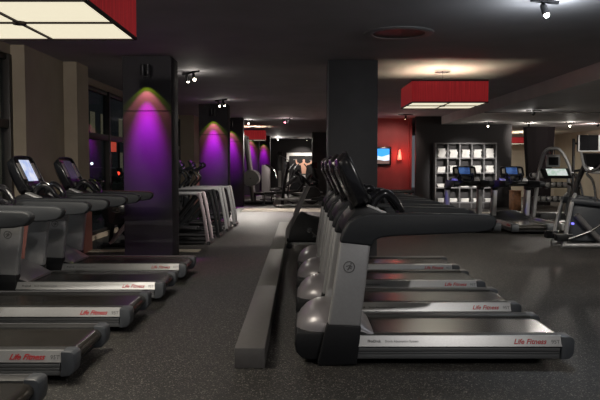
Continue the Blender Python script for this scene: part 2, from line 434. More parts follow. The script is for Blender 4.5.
    def outline(k=1., g=0):
        o = []
        for (a, y) in ((.0, .23), (.025, .285), (.08, .305), (Lh*.80, .295), (Lh*.93, .275), (Lh*.985, .22), (Lh, .11)):
            o.append((a, y*k))
        return o+[(a, -y) for a, y in o[::-1]]
    ol = outline(); olb = outline(.78)
    rings = [[L(a, y, 0) for a, y in ol], [L(a, y, -.03) for a, y in ol], [L(Lh*.5+(a-Lh*.5)*.95-.01, y, -.085) for a, y in outline(.97)], [L(Lh*.42+(a-Lh*.5)*.75-.02, y, -.125) for a, y in olb]]
    cons = MB().loft(rings).build('console', M['gloss'], T, .006)
    hl = MB()
    rim = [L(a, y, .004) for a, y in ol]
    hl.tube(rim, .006, 6, closed=True).build('console_rim', M['iron'], cons)
    MB().loft([[L(a, y, c) for a, y in ((.115, -.14), (.115, .14), (Lh-.05, .14), (Lh-.05, -.14))] for c in (.001, .006)]).build('screen', M['scr_dim'], cons)
    for sy in (-1, 1):
        MB().loft([[L(a, sy*y, c) for a, y in ((.14, .175), (.14, .25), (Lh-.09, .245), (Lh-.09, .175))] for c in (.001, .007)]).build('keypad', M['keypad'], cons)
    MB().loft([[L(a, y, c) for a, y in ((.03, -.16), (.03, .16), (.09, .19), (.09, -.19))] for c in (.001, .005)]).build('key_row', M['iron'], cons)
    MB().prism([(X(.45), 1.10), (X(.43), 1.26), (X(.50), 1.30), (X(.60), 1.26), (X(.62), 1.10)], -.13, .13).build('console_neck', M['black'], T, .012)
    return T

TR = 'treadmills in the right row'; TLG = 'treadmills in the left row'
Y0, SP = 5.16, 1.255
tm = make_treadmill('nearest treadmill of the right row, whole side and red script logo in full view', TR)
tm.location = (1.005, Y0+.45, 0)
labs = ['second treadmill of the right row, directly behind the nearest one', 'third treadmill of the right row, counting from the camera', 'farthest treadmill of the right row, beside the charcoal middle pillar']
for i, l in enumerate(labs): dup(tm, (1.005, Y0+.45+SP*(i+1), 0), 0, l, TR)
ll = [(3.36, 'left-row treadmill cut off by the bottom left corner of the view', None),
      (4.74, 'second left-row treadmill from the camera, its red logo nearest the corner', None),
      (6.19, 'third left-row treadmill from the camera, middle of the five', None),
      (7.56, 'fourth left-row treadmill, its console screen lit bright white', 'scr_map'),
      (8.98, 'farthest left-row treadmill, dark console screen, by the nearest purple pillar', None)]
for (y, l, sc), dx in zip(ll, (.0, .01, .04, .07, .085)):
    dup(tm, (-2.60+dx, y+.45, 0), 0, l, TLG, {'screen': M[sc]} if sc else None)
def small_head(t):
    for c in t.children:
        if c.name.startswith('console'):
            p = Vector((.575-1.045, 0, 1.215)); c.scale = (.72, .93, .66); c.location = (p.x*.28, 0, p.z*.34)
    return t
RG = 'treadmills turned to face away at the right'
small_head(dup(tm, (3.95, 16.3, 0), -PI/2, 'left of two treadmills facing away in front of the towel shelf', RG, {'screen': M['scr_blue'], 'motor_hood': M['black']}))
small_head(dup(tm, (5.03, 16.1, 0), -PI/2, 'right of two treadmills facing away, blue light on its left side', RG, {'screen': M['scr_blue'], 'motor_hood': M['black']}))

# ------------------------------------------------------------------ cable cover on the floor
t = thing('cable_cover', 'long low dark cable cover box running along the aisle floor', 'cable cover', (-.372, 0, 0))
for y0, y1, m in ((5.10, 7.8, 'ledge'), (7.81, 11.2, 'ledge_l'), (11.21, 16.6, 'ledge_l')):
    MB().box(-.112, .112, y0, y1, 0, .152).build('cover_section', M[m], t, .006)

# ------------------------------------------------------------------ red box lamps
def box_lamp(loc, w, zb, h, lab, power_dn, power_up, group='red box lamps', ribs=True, rz=0):
    T = thing('pendant_lamp', lab, 'ceiling lamp', (loc[0], loc[1], 0), rz, group)
    a = w/2; zt = zb+h
    sh = MB()
    for k in range(4):
        m = Matrix.Rotation(k*PI/2, 4, 'Z')
        sh.box(-a, a, -a, -a+.012, zb, zt, m)
    sh.build('shade', M['shade'], T)
    tr = MB()
    for z in (zb, zt):
        for k in range(4):
            m = Matrix.Rotation(k*PI/2, 4, 'Z'); tr.box(-a-.004, a+.004, -a-.004, -a+.016, z-.012, z+.012, m)
    tr.build('shade_trim', M['trim'], T)
    MB().box(-a+.013, a-.013, -a+.013, a-.013, zb+.0, zb+.01).build('diffuser', M['diff'], T)
    rb = MB().box(-a, a, -.010, .010, zb-.014, zb-.001).box(-.010, .010, -a, a, zb-.014, zb-.001).lathe([(.05, -.02), (.05, 0)], (0, 0, zb), 12)
    rb.build('diffuser_rib', M['trim'], T)
    MB().cyl((0, 0, zt-.1), (0, 0, CH-.03), .008, 8).build('stem', M['chrome'], T)
    MB().lathe([(.14, CH-.04), (.14, CH-.002)], (0, 0, 0), 24).build('canopy', M['chrome'], T)
    MB().box(-a+.012, a-.012, -.008, .008, zt-.03, zt-.015).box(-.008, .008, -a+.012, a-.012, zt-.03, zt-.015).build('spider_frame', M['iron'], T)
    for dx in (-.25, .25):
        MB().lathe([(.03, -.06), (.045, -.02), (.045, .03), (.02, .06)], (dx, 0, zb+h*.45), 12).build('bulb', M['diff'], T)
    if power_up: point((loc[0], loc[1], zb+h*.35), power_up, (1, .90, .62))
    if power_dn:
        l = bpy.data.lights.new('diffuser_light', 'AREA'); l.shape = 'SQUARE'; l.size = w*.9; l.energy = power_dn; l.color = (1., .92, .78)
        o = bpy.data.objects.new('diffuser_light', l); COL.objects.link(o); o.location = (loc[0], loc[1], zb-.02)
    return T
box_lamp((-2.10, 5.30), 1.42, 2.57, .40, 'large red box lamp cut off by the top left corner, glowing cream underside', 60, 14)
box_lamp((2.56, 12.66), 1.30, 2.57, .37, 'red box lamp hanging over the right treadmill row', 32, 40)
box_lamp((-2.08, 31.2), 1.10, 2.60, .42, 'small far red box lamp hanging by the purple pillars', 30, 40)
box_lamp((9.7, 30.5), 1.7, 2.42, .26, 'red box lamp glimpsed past the edge of the charcoal storage wall', 30, 30)

# ------------------------------------------------------------------ ceiling fittings
t = thing('ceiling_speaker', 'large round recessed speaker in the dark ceiling', 'speaker', (1.27, 9.1, CH))
MB().lathe([(.33, -.002), (.34, -.02), (.40, -.028), (.445, -.012), (.45, -.001)], (0, 0, 0), 40).build('ring', M['silver'], t)
MB().lathe([(.0, -.008), (.30, -.008), (.335, -.012), (.335, -.001)], (0, 0, 0), 40).build('grille', M['iron'], t)
def track_spots(loc, lab, heads, length=.5, rz=0, z=CH, power=60, targets=None, col=(1, .93, .84), red=False, angle=70, leak=0):
    """ track bar fixed to the ceiling with lamp heads """
    T = thing('track_light', lab, 'spotlight', (loc[0], loc[1], z), rz, 'ceiling spotlights')
    MB().box(-length/2, length/2, -.018, .018, -.035, 0).build('track_bar', M['iron'], T, .004)
    for i, (hx, tgt) in enumerate(heads):
        base = Vector((hx, 0, -.035))
        MB().cyl(base, base+Vector((0, 0, -.045)), .009, 8).build('stem', M['iron'], T)
        c = base+Vector((0, 0, -.07))
        wm = Matrix.Translation((loc[0], loc[1], z)) @ Matrix.Rotation(rz, 4, 'Z')
        d = (wm.inverted() @ Vector(tgt)-c).normalized()
        hd = MB().tube([c-d*.07, c-d*.05, c+d*.05], [.022, .032, .040], 14).build('lamp_head', M['iron'], T)
        MB().tube([c+d*.045, c+d*.06, c+d*.075, c+d*.085], [.027, .027, .021, .008], 14).build('lens', M['bulb_red'] if red else M['bulb'], hd)
        if power:
            w = wm @ (c+d*.10)
            spot(w, tgt, power, angle, col, .6, .04)
            if leak: point(wm @ (c+d*.12), leak, col, .03)
    return T
track_spots((2.52, 7.3), 'track spotlight on the ceiling, nearest, top right of the view', [(.0, (3.4, 6.4, 0))], .35, .4, power=90, angle=95, leak=20, col=(.86, .93, 1))
track_spots((-2.0, 12.9), 'twin spotlight track on the ceiling beside the nearest purple pillar', [(-.12, (-1.6, 14.5, 0)), (.12, (-1.0, 11.0, 0))], .6, -.9, power=35, angle=90, leak=2)
track_spots((-2.05, 18.3), 'twin spotlight track above the second purple pillar', [(-.1, (-1.5, 18, 0)), (.12, (-.8, 19.5, 0))], .55, -.9, power=50, angle=90, leak=1)
track_spots((-1.95, 26.5), 'single spotlight left of the small far red box lamp', [(0, (-.9, 23.2, 0))], .3, 0, power=800, angle=62, leak=6)
track_spots((-.5, 25.6), 'spotlight glowing pink on the far ceiling, with an added second head', [(-.06, (.2, 23.2, 0)), (.08, (-1.6, 29.0, .9))], .3, 0, power=300, angle=62, red=True, col=(1, .82, .80), leak=3)  # second head added to brighten the far weight machines
track_spots((-1.4, 44.4), 'left spotlight of the pair before the wall poster', [(0, (-.6, 38, 0))], .3, 0, power=300, angle=100, leak=8)
track_spots((.45, 44.4), 'right spotlight of the pair before the wall poster', [(0, (.1, 45.9, 1.6))], .3, 0, power=260, angle=70, leak=8)
track_spots((3.55, 23.6), 'spotlight in front of the red alcove wall', [(0, (3.3, 25.6, 1.4))], .5, 0, power=80, angle=85, col=(1, .8, .7), leak=3)
ZL = LOW+.012
track_spots((6.22, 23.2), 'spotlight above the towel shelf', [(0, (5.2, 22.0, 0))], .3, 0, ZL, power=150, angle=90, leak=3)
track_spots((7.62, 23.4), 'spotlight beside the end of the charcoal storage wall', [(0, (10.2, 31, .8))], .3, 0, ZL, power=150, angle=90, leak=8)
track_spots((8.98, 23.4), 'brightest starry spotlight in front of the black draped column', [(0, (8.0, 20, 0))], .3, 0, ZL, power=160, angle=90, leak=7)
track_spots((6.05, 18.2), 'small spotlight on the soffit above the hooped treadmill', [(0, (5.75, 24.3, 1.15))], .4, 0, ZL, power=1700, angle=26, leak=6, col=(1, .96, .92))
track_spots((9.97, 23.5), 'red-glowing spotlight at the right edge of the view', [(0, (10.2, 32, 1.0))], .3, 0, ZL, power=220, red=True, angle=90, col=(1, .8, .75), leak=3)
# light-grey cross rail on the soffit
MBt = struct('trim_3', MB().box(BX+.02, 12.0, 18.9, 18.96, LOW-.02, LOW), M['frame'])

# ------------------------------------------------------------------ red alcove: television, sconce
t = thing('television', 'wall television on the red wall showing blue sky over a shore', 'television', (2.98, 25.58, 1.82))
MB().box(-.5, .34, -.07, -.005, -.34, .34).build('casing', M['gloss'], t, .01)
MB().box(-.46, .27, -.078, -.071, -.27, .27).build('picture', M['blue_wave'], t)
MB().prism([(-.46, -.10), (-.2, .02), (.0, -.02), (.27, .06), (.27, -.17), (-.46, -.17)], -.081, -.0785).build('picture_cloud', M['tv_cloud'], t)
MB().prism([(-.46, -.15), (-.1, -.13), (.1, -.17), (.27, -.15), (.27, -.27), (-.46, -.27)], -.084, -.0815).build('picture_shore', M['tv_sand'], t)
t = thing('wall_sconce', 'slim glowing red wall sconce right of the television', 'wall lamp', (3.62, 25.58, 1.85))
MB().lathe([(.0, -.16), (.075, -.15), (.07, -.05), (.04, .12), (.025, .2), (0, .21)], (0, -.09, 0), 16).build('glass_shade', M['sconce'], t)
MB().box(-.035, .035, -.05, -.002, -.05, .05).build('mount', M['iron'], t)
point((3.62, 25.3, 1.85), 9, (1, .12, .08), .05)
t = thing('bench', 'low dark bench along the foot of the red wall', 'bench', (3.1, 25.0, 0))
MB().box(-.95, .95, -.22, .22, .50, .62).build('seat', M['vinyl'], t, .03)
for x in (-.8, .8): MB().box(x-.03, x+.03, -.18, .18, 0, .5).build('leg', M['iron'], t, .005)

# ------------------------------------------------------------------ towel shelf
SX0, SX1, SZ0, SZ1, SY = 4.68, 6.76, .20, 2.24, 24.15
T = thing('towel_shelf', 'grey cubby shelving unit full of white towels on the charcoal wall', 'shelf', (0, 0, 0))
fr = MB()
nc, nr = 5, 4; cw = (SX1-SX0)/nc; rh = (SZ1-SZ0)/nr
for i in range(nc+1):
    x = SX0+cw*i; MB().box(x-.022, x+.022, SY, SY+.42, 0, SZ1).build('upright_panel', M['shelf'], T, .003)
for j in range(nr+1):
    z = SZ0+rh*j; MB().box(SX0-.021, SX1+.021, SY+.002, SY+.42, z-.022, z+.022).build('shelf_board', M['shelf'], T, .003)
MB().box(SX0, SX1, SY+.40, SY+.43, SZ0, SZ1).build('back_panel', M['shelf_back'], T)
MB().box(SX0, SX1, SY+.03, SY+.05, 0, SZ0-.02).build('kick_plate', M['shelf_back'], T)
tw_proto = None
rown = ['bottom', 'third', 'second', 'top']; coln = ['leftmost', 'second', 'middle', 'fourth', 'rightmost']
def towel_mesh():
    return MB().prism([(-.12, 0), (.12, 0), (.135, .012), (.135, .028), (.12, .038), (-.12, .038), (-.13, .03), (-.13, .008)], -.15, .15)
for j in range(nr):
    for i in range(nc):
        nt_ = (3, 3, 5, 7)[j] + random.choice((0, 0, 1))
        for k in range(nt_):
            z = SZ0+rh*j+.024+k*.0395
            loc = (SX0+cw*(i+.5)+random.uniform(-.02, .02), SY+.19+random.uniform(-.012, .012), z)
            lab = 'folded white towel in the stack in the %s cubby of the %s shelf row' % (coln[i], rown[j])
            gp = 'towels, %s cubby of the %s row' % (coln[i], rown[j])
            if tw_proto is None:
                o = towel_mesh().build('folded_towel', M['towel'], bevel=.005); tw_proto = o
            else:
                o = tw_proto.copy(); COL.objects.link(o)
            o.location = loc; o.rotation_euler = (0, 0, random.uniform(-.03, .03)); tag(o, lab, 'towel', gp)

# ------------------------------------------------------------------ elliptical trainers behind the first pillar
def elliptical(loc, ml, lab, tall=0):
    T = thing('elliptical_trainer', lab, 'elliptical trainer', loc, 0, 'elliptical trainers in a row')
    for sy in (-1, 1):
        y = sy*.30
        MB().prism([(.56, .965), (.585, .985), (.64, .985), (.665, .955), (.735, .60), (.79, .25), (.82, .02), (.755, .02), (.73, .25), (.675, .60), (.615, .88)], y-.028, y+.028).build('rear_leg', ml, T, .012)
        MB().box(-.55, .60, y-.045, y+.045, .935, .975).build('handrail', M['silver'] if ml is M['pink'] else ml, T, .014)
        MB().tube([(.72, y, .035), (-.6, y, .05), (-.85, y, .06)], .04, 8).build('base_rail', M['iron'], T)
        MB().tube([(.55, y*.75, .93), (.3, y*.75, .62), (.0, y*.75, .25), (-.1, y*.75, .1)], .035, 8, smooth=3).build('link_arm', M['black'], T)
        pd = MB().tube([(.66, y*.6, .28), (.1, y*.6, .22), (-.6, y*.6, .30)], .026, 8).build('pedal_bar', M['black'], T)
        MB().box(.18, .55, y*.6-.07, y*.6+.07, .27, .31).build('pedal', M['iron'], pd, .01)
        MB().tube([(-.35, y*1.05, .45), (-.28, y*1.05, .95), (-.12, y*1.05, 1.18), (-.20, y*1.0, 1.35), (.0, y*.95, 1.48), (-.06, y*.8, 1.56)], .026, 8, smooth=5).build('arm_lever', M['gloss'], T)
    MB().tube([(.80, -.33, .03), (.80, .33, .03)], .038, 8).build('rear_foot', M['iron'], T)
    MB().tube([(-.55, 0, .2), (-.45, 0, .9), (-.30, 0, 1.35)], .06, 10, smooth=3).build('mast', M['black'], T)
    MB().lathe([(.0, -.12), (.34, -.11), (.38, 0), (.34, .11), (0, .12)], (-.62, 0, .42), 20, Matrix.Rotation(PI/2, 4, 'X')).build('flywheel_cover', M['black'], T)
    c = MB().box(-.03, .03, -.2, .2, -.15, .15).build('console', M['gloss'], T, .012, (-.28, 0, 1.47), (0, -.45, 0))
    MB().box(.031, .034, -.13, .13, -.08, .1).build('screen', M['scr_dim'], c)
    return T
eg = [('pink', 'nearest elliptical trainer in the row by the windows, mauve grey curved legs', -2.45), ('black', 'second elliptical trainer in the row by the windows, black curved legs', -2.42),
      ('silver', 'third elliptical trainer in the row by the windows, silver curved legs', -2.38), ('silver', 'farthest elliptical trainer in the row by the windows, in front of the second purple pillar', -2.33)]
for i, (m, l, x) in enumerate(eg): elliptical((x-.07, 13.42+1.34*i, 0), M[m], l)

# ------------------------------------------------------------------ spin bike by the window
T = thing('spin_bike', 'black spin bike by the window with a swirl mark on its flywheel', 'exercise bike', (-3.32, 12.62, 0))
w = MB().lathe([(0, -.05), (.2, -.05), (.235, -.03), (.235, .03), (.2, .05), (0, .05)], (-.02, 0, .655), 28, Matrix.Rotation(PI/2, 4, 'X')).build('flywheel', M['gloss'], T)
sw = [(-.10+.20*t_, -.056, .78-.075*math.sin(t_*PI)*(1 if t_ < .5 else .7)) for t_ in (0, .2, .4, .6, .8, 1)]
MB().tube([(.075, -.055, 0.715), (.02, -.055, 0.730), (-.05, -.055, 0.710), (-.055, -.055, 0.670), (.02, -.055, 0.650), (.085, -.055, 0.665), (.075, -.055, 0.690), (.01, -.055, 0.690)], .009, 6, smooth=4).build('swirl_mark', M['chrome'], w)
MB().tube([(.25, 0, 1.12), (.24, 0, .55), (.20, 0, .45), (-.12, 0, .08)], .04, 10).build('frame_tube', M['pink'], T)
MB().tube([(-.02, 0, .655), (-.25, 0, 1.0)], .03, 8).build('front_fork', M['black'], T)
MB().tube([(-.25, 0, .98), (-.28, 0, 1.18), (-.28, -.2, 1.2)], .022, 8).tube([(-.28, 0, 1.18), (-.28, .2, 1.2), (-.42, .2, 1.22)], .022, 8).build('handlebar', M['gloss'], T)
MB().loft([[(.12, -.09, 1.12), (.12, .09, 1.12), (.12, .08, 1.17), (.12, -.08, 1.17)], [(.42, -.12, 1.13), (.42, .12, 1.13), (.42, .10, 1.19), (.42, -.10, 1.19)]]).build('saddle', M['vinyl'], T, .02)
for x in (-.25, .35): MB().tube([(x, -.26, .04), (x, .26, .04)], .035, 8).build('foot_bar', M['black'], T)
MB().tube([(-.25, 0, .05), (.35, 0, .05)], .04, 8).build('base_tube', M['black'], T)
MB().tube([(-.12, 0, .08), (-.02, 0, .655)], .035, 8).build('fork_stay', M['black'], T)

# ------------------------------------------------------------------ upright bike beside the cable cover
T = thing('upright_bike', 'black upright exercise bike with slanted silver handlebar post beside the middle pillar', 'exercise bike', (.15, 12.75, 0))
MB().prism([(-.40, .10), (-.38, .30), (-.25, .52), (-.12, .66), (.0, .60), (.30, .52), (.48, .50), (.52, .30), (.46, .10)], -.14, .14).build('body_shroud', M['black'], T, .04, seg=3)
MB().tube([(-.385, -.15, .18), (-.36, -.15, .34), (-.27, -.15, .52), (-.20, -.15, .64)], [.03, .045, .04, .03], 8, smooth=4, flat=(.5, 1)).build('shroud_accent', M['shelf'], T)
MB().tube([(-.24, 0, .58), (-.10, 0, .90), (.02, 0, 1.16)], [.05, .042, .04], 12).build('handlebar_post', M['shelf'], T)
MB().tube([(.06, -.22, 1.28), (.17, -.24, 1.20), (.07, -.15, 1.14), (.02, 0, 1.14), (.07, .15, 1.14), (.17, .24, 1.20), (.06, .22, 1.28)], .028, 8, smooth=4).build('handlebar', M['gloss'], T)
MB().tube([(.02, -.1, 1.16), (-.16, -.12, 1.32), (-.24, -.12, 1.36)], .03, 8, smooth=3).tube([(.02, .1, 1.16), (-.16, .12, 1.32), (-.24, .12, 1.36)], .03, 8, smooth=3).build('aero_bar', M['gloss'], T)
c = MB().box(-.03, .03, -.15, .15, -.13, .13).build('console', M['gloss'], T, .02, (-.14, 0, 1.30), (0, -.35, 0))
MB().box(.031, .034, -.1, .1, -.07, .09).build('screen', M['scr_dim'], c)
MB().tube([(.44, 0, .45), (.30, 0, .70), (.22, 0, .86)], .038, 10).build('seat_post', M['silver'], T)
MB().loft([[(.05, -.03, .86), (.05, .03, .86), (.05, .03, .90), (.05, -.03, .90)], [(.2, -.10, .85), (.2, .10, .85), (.2, .09, .92), (.2, -.09, .92)], [(.36, -.14, .86), (.36, .14, .86), (.36, .12, .94), (.36, -.12, .94)]]).build('saddle', M['vinyl'], T, .02)
MB().tube([(.02, -.14, .33), (.02, -.21, .33)], .05, 12).tube([(.02, -.2, .33), (.14, -.2, .22)], .018, 8).build('crank', M['chrome'], T)
MB().box(.08, .2, -.31, -.21, .20, .23).build('pedal', M['iron'], T, .005)
for x in (-.34, .44): MB().tube([(x, -.27, .05), (x, .27, .05)], .05, 10).build('foot_bar', M['black'], T)
MB().box(-.38, .44, -.05, .05, .05, .12).build('base_beam', M['silver'], T, .01)

# ------------------------------------------------------------------ hooped treadmill (right, with screen in a hoop)
T = thing('hooped_treadmill', 'treadmill with a tall hoop frame, hung screen and lit white display', 'treadmill', (6.12, 16.6, 0))
MB().box(-.42, .42, -1.5, .55, .06, .20).build('deck', M['foot'], T, .03)
MB().box(-.27, .27, -1.46, .2, .2005, .212).build('running_belt', M['belt'], T)
for sx in (-1, 1):
    MB().box(min(sx*.40, sx*.46), max(sx*.40, sx*.46), -1.5, .5, .08, .23).build('side_rail', M['rail_silver'], T, .01)
    MB().tube([(sx*.40, .55, .12), (sx*.40, .42, .6), (sx*.39, .33, .95), (sx*.36, .36, 1.25)], [.055, .05, .045, .04], 10, smooth=4).build('upright', M['silver'], T)
    MB().tube([(sx*.36, .30, 1.05), (sx*.38, .0, 1.0), (sx*.38, -.32, .97)], .032, 10, smooth=3).build('handrail', M['black'], T)
MB().tube([(-.38, .33, .95), (-.34, .36, 1.3), (-.24, .40, 1.68), (-.14, .42, 1.86), (.0, .42, 1.90), (.16, .42, 1.88), (.30, .40, 1.70), (.42, .36, 1.40), (.46, .34, 1.16)], .042, 10, smooth=5).build('hoop', M['silver'], T)
hs = MB().box(-.17, .17, -.03, .03, -.15, .15).build('hung_screen', M['silver'], T, .02, (.0, .36, 1.60))
MB().box(-.12, .12, -.034, -.031, -.105, .09).build('screen_glass', M['gloss'], hs)
MB().tube([(-.05, .40, 1.75), (-.05, .41, 1.88)], .012, 6).tube([(.05, .40, 1.75), (.05, .41, 1.88)], .012, 6).build('screen_bracket', M['iron'], T)
cn = MB().box(-.34, .34, -.16, .16, -.03, .03).build('console', M['black'], T, .02, (.03, .24, 1.30), (R(42), 0, 0))
MB().box(-.22, .26, -.11, .125, .0305, .034).build('display', M['scr_white'], cn)
MB().box(-.35, .35, .2, .62, .06, .34).build('motor_cover', M['black'], T, .05, seg=3)

# ------------------------------------------------------------------ cross trainer at right edge
T = thing('cross_trainer', 'silver framed arc cross trainer cut off by the right edge', 'elliptical trainer', (5.35, 12.85, 0))
for sy in (-1, 1):
    y = sy*.26
    MB().tube([(-.59, y, .04), (-.53, y, .40), (-.44, y*.9, .82), (-.36, y*.7, .98)], [.045, .04, .038, .03], 10, smooth=4).build('frame_leg', M['silver'], T)
    MB().tube([(-.62, y, .05), (.2, y, .05), (.75, y, .06)], .045, 10).build('base_rail', M['silver'], T)
    MB().tube([(-.35, y*.8, .60), (.0, y*.8, .22), (.18, y*.8, .07)], .055, 12).build('diagonal_strut', M['shelf'], T)
    MB().tube([(-.56, y*1.15, .16), (-.15, y*1.15, .30), (.1, y*1.15, .46)], .020, 8, smooth=3).build('link_rod', M['chrome'], T)
    MB().tube([(-.46, y*.8, .86), (-.2, y*.8, .84), (.15, y*.8, .80)], .065, 10).build('drive_arm', M['cap'], T)
    MB().tube([(-.02, y*1.1, .85), (-.10, y*1.2, 1.20), (-.22, y*1.2, 1.36), (-.05, y*1.2, 1.42), (.08, y*1.1, 1.55)], .024, 8, smooth=5).build('arm_lever', M['chrome'], T)
    pd = MB().box(-.74, -.52, y-.08, y+.08, .13, .25).build('foot_pedal', M['black'], T, .02)
    MB().box(-.76, -.46, y-.085, y+.085, .252, .268).build('pedal_edge', M['chrome'], pd)
MB().prism([(-.42, .10), (-.40, .84), (-.30, .95), (.05, .92), (.2, .8), (.28, .1)], -.16, .16).build('body_shroud', M['cap'], T, .04, seg=3)
MB().tube([(-.36, 0, .90), (-.24, 0, 1.25), (-.12, 0, 1.5)], .05, 10).build('mast', M['black'], T)
cn = MB().box(-.22, .24, -.03, .03, -.18, .17).build('console', M['gloss'], T, .02, (.0, -.1, 1.55), (R(-18), 0, 0))
MB().tube([(-.23, -.025, .19), (-.20, -.025, -.08), (-.10, -.025, -.19), (.12, -.025, -.19), (.23, -.025, -.08), (.25, -.025, .19)], .026, 8, smooth=4).build('console_bezel', M['silver'], cn)
MB().box(-.15, .17, -.034, -.031, -.10, .14).build('screen', M['scr_tv'], cn)
MB().box(-.40, -.37, -.03, .03, -.02, .01).build('power_light', M['led'], T, loc=(-.05, -.27, .45))

# television on a floor pole behind the cross trainer
T = thing('television', 'small dark television on a floor pole at the right edge, above the cross trainer', 'television', (6.0, 14.6, 0))
MB().lathe([(.24, 0), (.24, .02), (.04, .04)], (-.27, .1, 0), 24).build('base_plate', M['iron'], T)
MB().cyl((-.27, .1, .02), (-.27, .1, 2.05), .03, 12).build('pole', M['iron'], T)
MB().tube([(-.27, .1, 1.95), (.0, .03, 1.95)], .02, 8).build('bracket', M['iron'], T)
tv = MB().box(-.23, .23, -.035, .03, 1.78, 2.12).build('casing', M['black'], T, .008)
MB().box(-.232, -.20, -.045, -.036, 1.78, 2.12).box(-.199, .232, -.045, -.036, 1.78, 1.80).box(.19, .232, -.045, -.036, 1.801, 2.12).build('bezel', M['silver'], tv)
MB().box(-.199, .189, -.0385, -.0355, 1.801, 2.118).build('screen', M['scr_tv'], tv)

# ------------------------------------------------------------------ dumbbell rack
RX, RY = 7.75, 21.3
T = thing('dumbbell_rack', 'three tier black dumbbell rack in front of the draped column', 'rack', (RX, RY, 0))
tiers = [(.42, -.16), (.84, .0), (1.12, .14)]
for x in (-.75, .75):
    MB().prism([(-.30, 0), (-.30, .05), (-.16, .36), (.20, 1.16), (.26, 1.16), (.30, 0)], x-.03, x+.03, 'x').build('end_frame', M['iron'], T, .006)
for z, y in tiers:
    MB().box(-.72, .72, y-.16, y-.11, z-.03, z).box(-.72, .72, y+.11, y+.16, z-.03, z).build('rail', M['iron'], T, .004)
def dumbbell():
    D = thing('dumbbell', 'x', 'dumbbell', (0, 0, 0))
    MB().cyl((0, -.07, 0), (0, .07, 0), .016, 10).build('handle', M['chrome'], D)
    for s in (-1, 1):
        MB().tube([(0, s*.065, 0), (0, s*.075, 0), (0, s*.16, 0), (0, s*.17, 0)], [.045, .072, .072, .05], 12).build('head', M['plate' if s < 0 else 'iron'], D)
    return D
db = None
tn = ['bottom', 'middle', 'top']
for k, (z, y) in enumerate(tiers):
    for i in range(8):
        loc = (RX-.62+.177*i, RY+y, z+.073)
        lab = 'round black dumbbell on the %s tier of the dumbbell rack' % tn[k]; g = 'dumbbells on the %s tier' % tn[k]
        if db is None:
            db = dumbbell(); db.location = loc; tag(db, lab, 'dumbbell', g)
        else: dup(db, loc, 0, lab, g)
T = thing('wood_cabinet', 'slim brown wooden cabinet standing at the end of the charcoal wall', 'cabinet', (6.95, 22.6, 0))
MB().box(-.15, .15, -.15, .15, .03, .66).build('body', M['wood'], T, .005)
MB().box(-.13, .13, -.17, -.152, .06, .62).build('door', M['wood'], T, .004)
MB().box(-.16, .16, -.17, .16, .661, .685).build('top', M['wood'], T, .004)
MB().box(-.14, .14, -.13, .13, 0, .03).build('plinth', M['iron'], T)

# ------------------------------------------------------------------ far weights area
T = thing('smith_machine', 'weight machine with a tall leaning grey beam before the fourth purple pillar', 'weight machine', (-1.75, 27.2, 0))
for sy in (-.5, .5):
    b = MB().tube([(-.35, sy, 2.62), (-.05, sy, .10)], .075, 4).build('guide_beam', M['plate'], T)
    MB().tube([(.72, sy, .06), (-.5, sy, .06)], .06, 8).build('base_rail', M['iron'], T)
MB().tube([(-.33, -.55, 2.55), (-.33, .55, 2.55)], .05, 8).build('top_bar', M['plate'], T)
MB().tube([(-.12, -.85, 1.0), (-.12, .85, 1.0)], .02, 8).build('barbell', M['chrome'], T)
for i, y in enumerate((-.72, .72)):
    tag(MB().lathe([(.022, -.03), (.3, -.03), (.31, 0), (.3, .03), (.022, .03)], (0, 0, 0), 24, Matrix.Rotation(PI/2, 4, 'X')).build('weight_plate', M['plate'], None, loc=(-1.75-.12+(0 if i else .0), 27.2+y, 1.0)), ['round grey weight plate on the near end of the leaning machine bar', 'round grey weight plate on the far end of the leaning machine bar'][i], 'weight plate', 'plates on the leaning machine')
MB().box(-.1, .75, -.18, .18, .34, .44).build('bench_pad', M['vinyl'], T, .03)
for x in (0, .65): MB().box(x-.03, x+.03, -.14, .14, .09, .34).build('bench_leg', M['iron'], T)
T = thing('weight_stack_machine', 'grey weight stack tower in front of the farthest purple pillar', 'weight machine', (-1.42, 29.3, 0))
MB().box(-.18, .18, -.2, .2, .1, 1.5).build('shroud', M['plate'], T, .03)
MB().box(-.25, .35, -.3, .3, 0, .1).build('base', M['iron'], T, .01)
MB().box(.15, .6, -.22, .22, .42, .52).build('seat', M['vinyl'], T, .03)
MB().tube([(.38, 0, .42), (.38, 0, .06), (.1, 0, .05)], .04, 8).build('seat_post', M['silver'], T)
MB().tube([(.0, -.2, 1.52), (.35, -.35, 1.3), (.45, -.36, .95)], .03, 8, smooth=3).tube([(.0, .2, 1.52), (.35, .35, 1.3), (.45, .36, .95)], .03, 8, smooth=3).build('lever', M['chrome'], T)
def bench(loc, rz, lab, ang):
    T = thing('weight_bench', lab, 'bench', loc, rz, 'adjustable benches')
    MB().box(-.15, .30, -.14, .14, .42, .50).build('seat_pad', M['vinyl'], T, .03)
    b = MB().box(0, .85, -.14, .14, 0, .08).build('back_pad', M['vinyl'], T, .03, (.32, 0, .44), (0, -ang, 0))
    MB().tube([(-.1, 0, .40), (.45, 0, .30), (1.0, 0, .06)], .035, 8).build('frame_beam', M['shelf'], T)
    MB().tube([(-.1, 0, .42), (-.15, 0, .05)], .035, 8).build('front_post', M['shelf'], T)
    for x in (-.15, 1.0): MB().tube([(x, -.28, .04), (x, .28, .04)], .035, 8).build('foot_bar', M['shelf'], T)
bench((-1.2, 26.0, 0), .2, 'flat weight bench on silver legs, leftmost of the far benches', .05)
bench((-1.0, 31.6, 0), .6, 'weight bench with raised back before the wall poster', .6)
bench((-.35, 28.0, 0), -.3, 'weight bench with upright back pad near the upright bike', .9)
bench((-.2, 33.9, 0), .1, 'distant low weight bench below the wall poster', .3)
T = thing('cable_tower', 'tall dark cable tower near the back wall, left of the poster', 'weight machine', (-1.05, 36.5, 0))
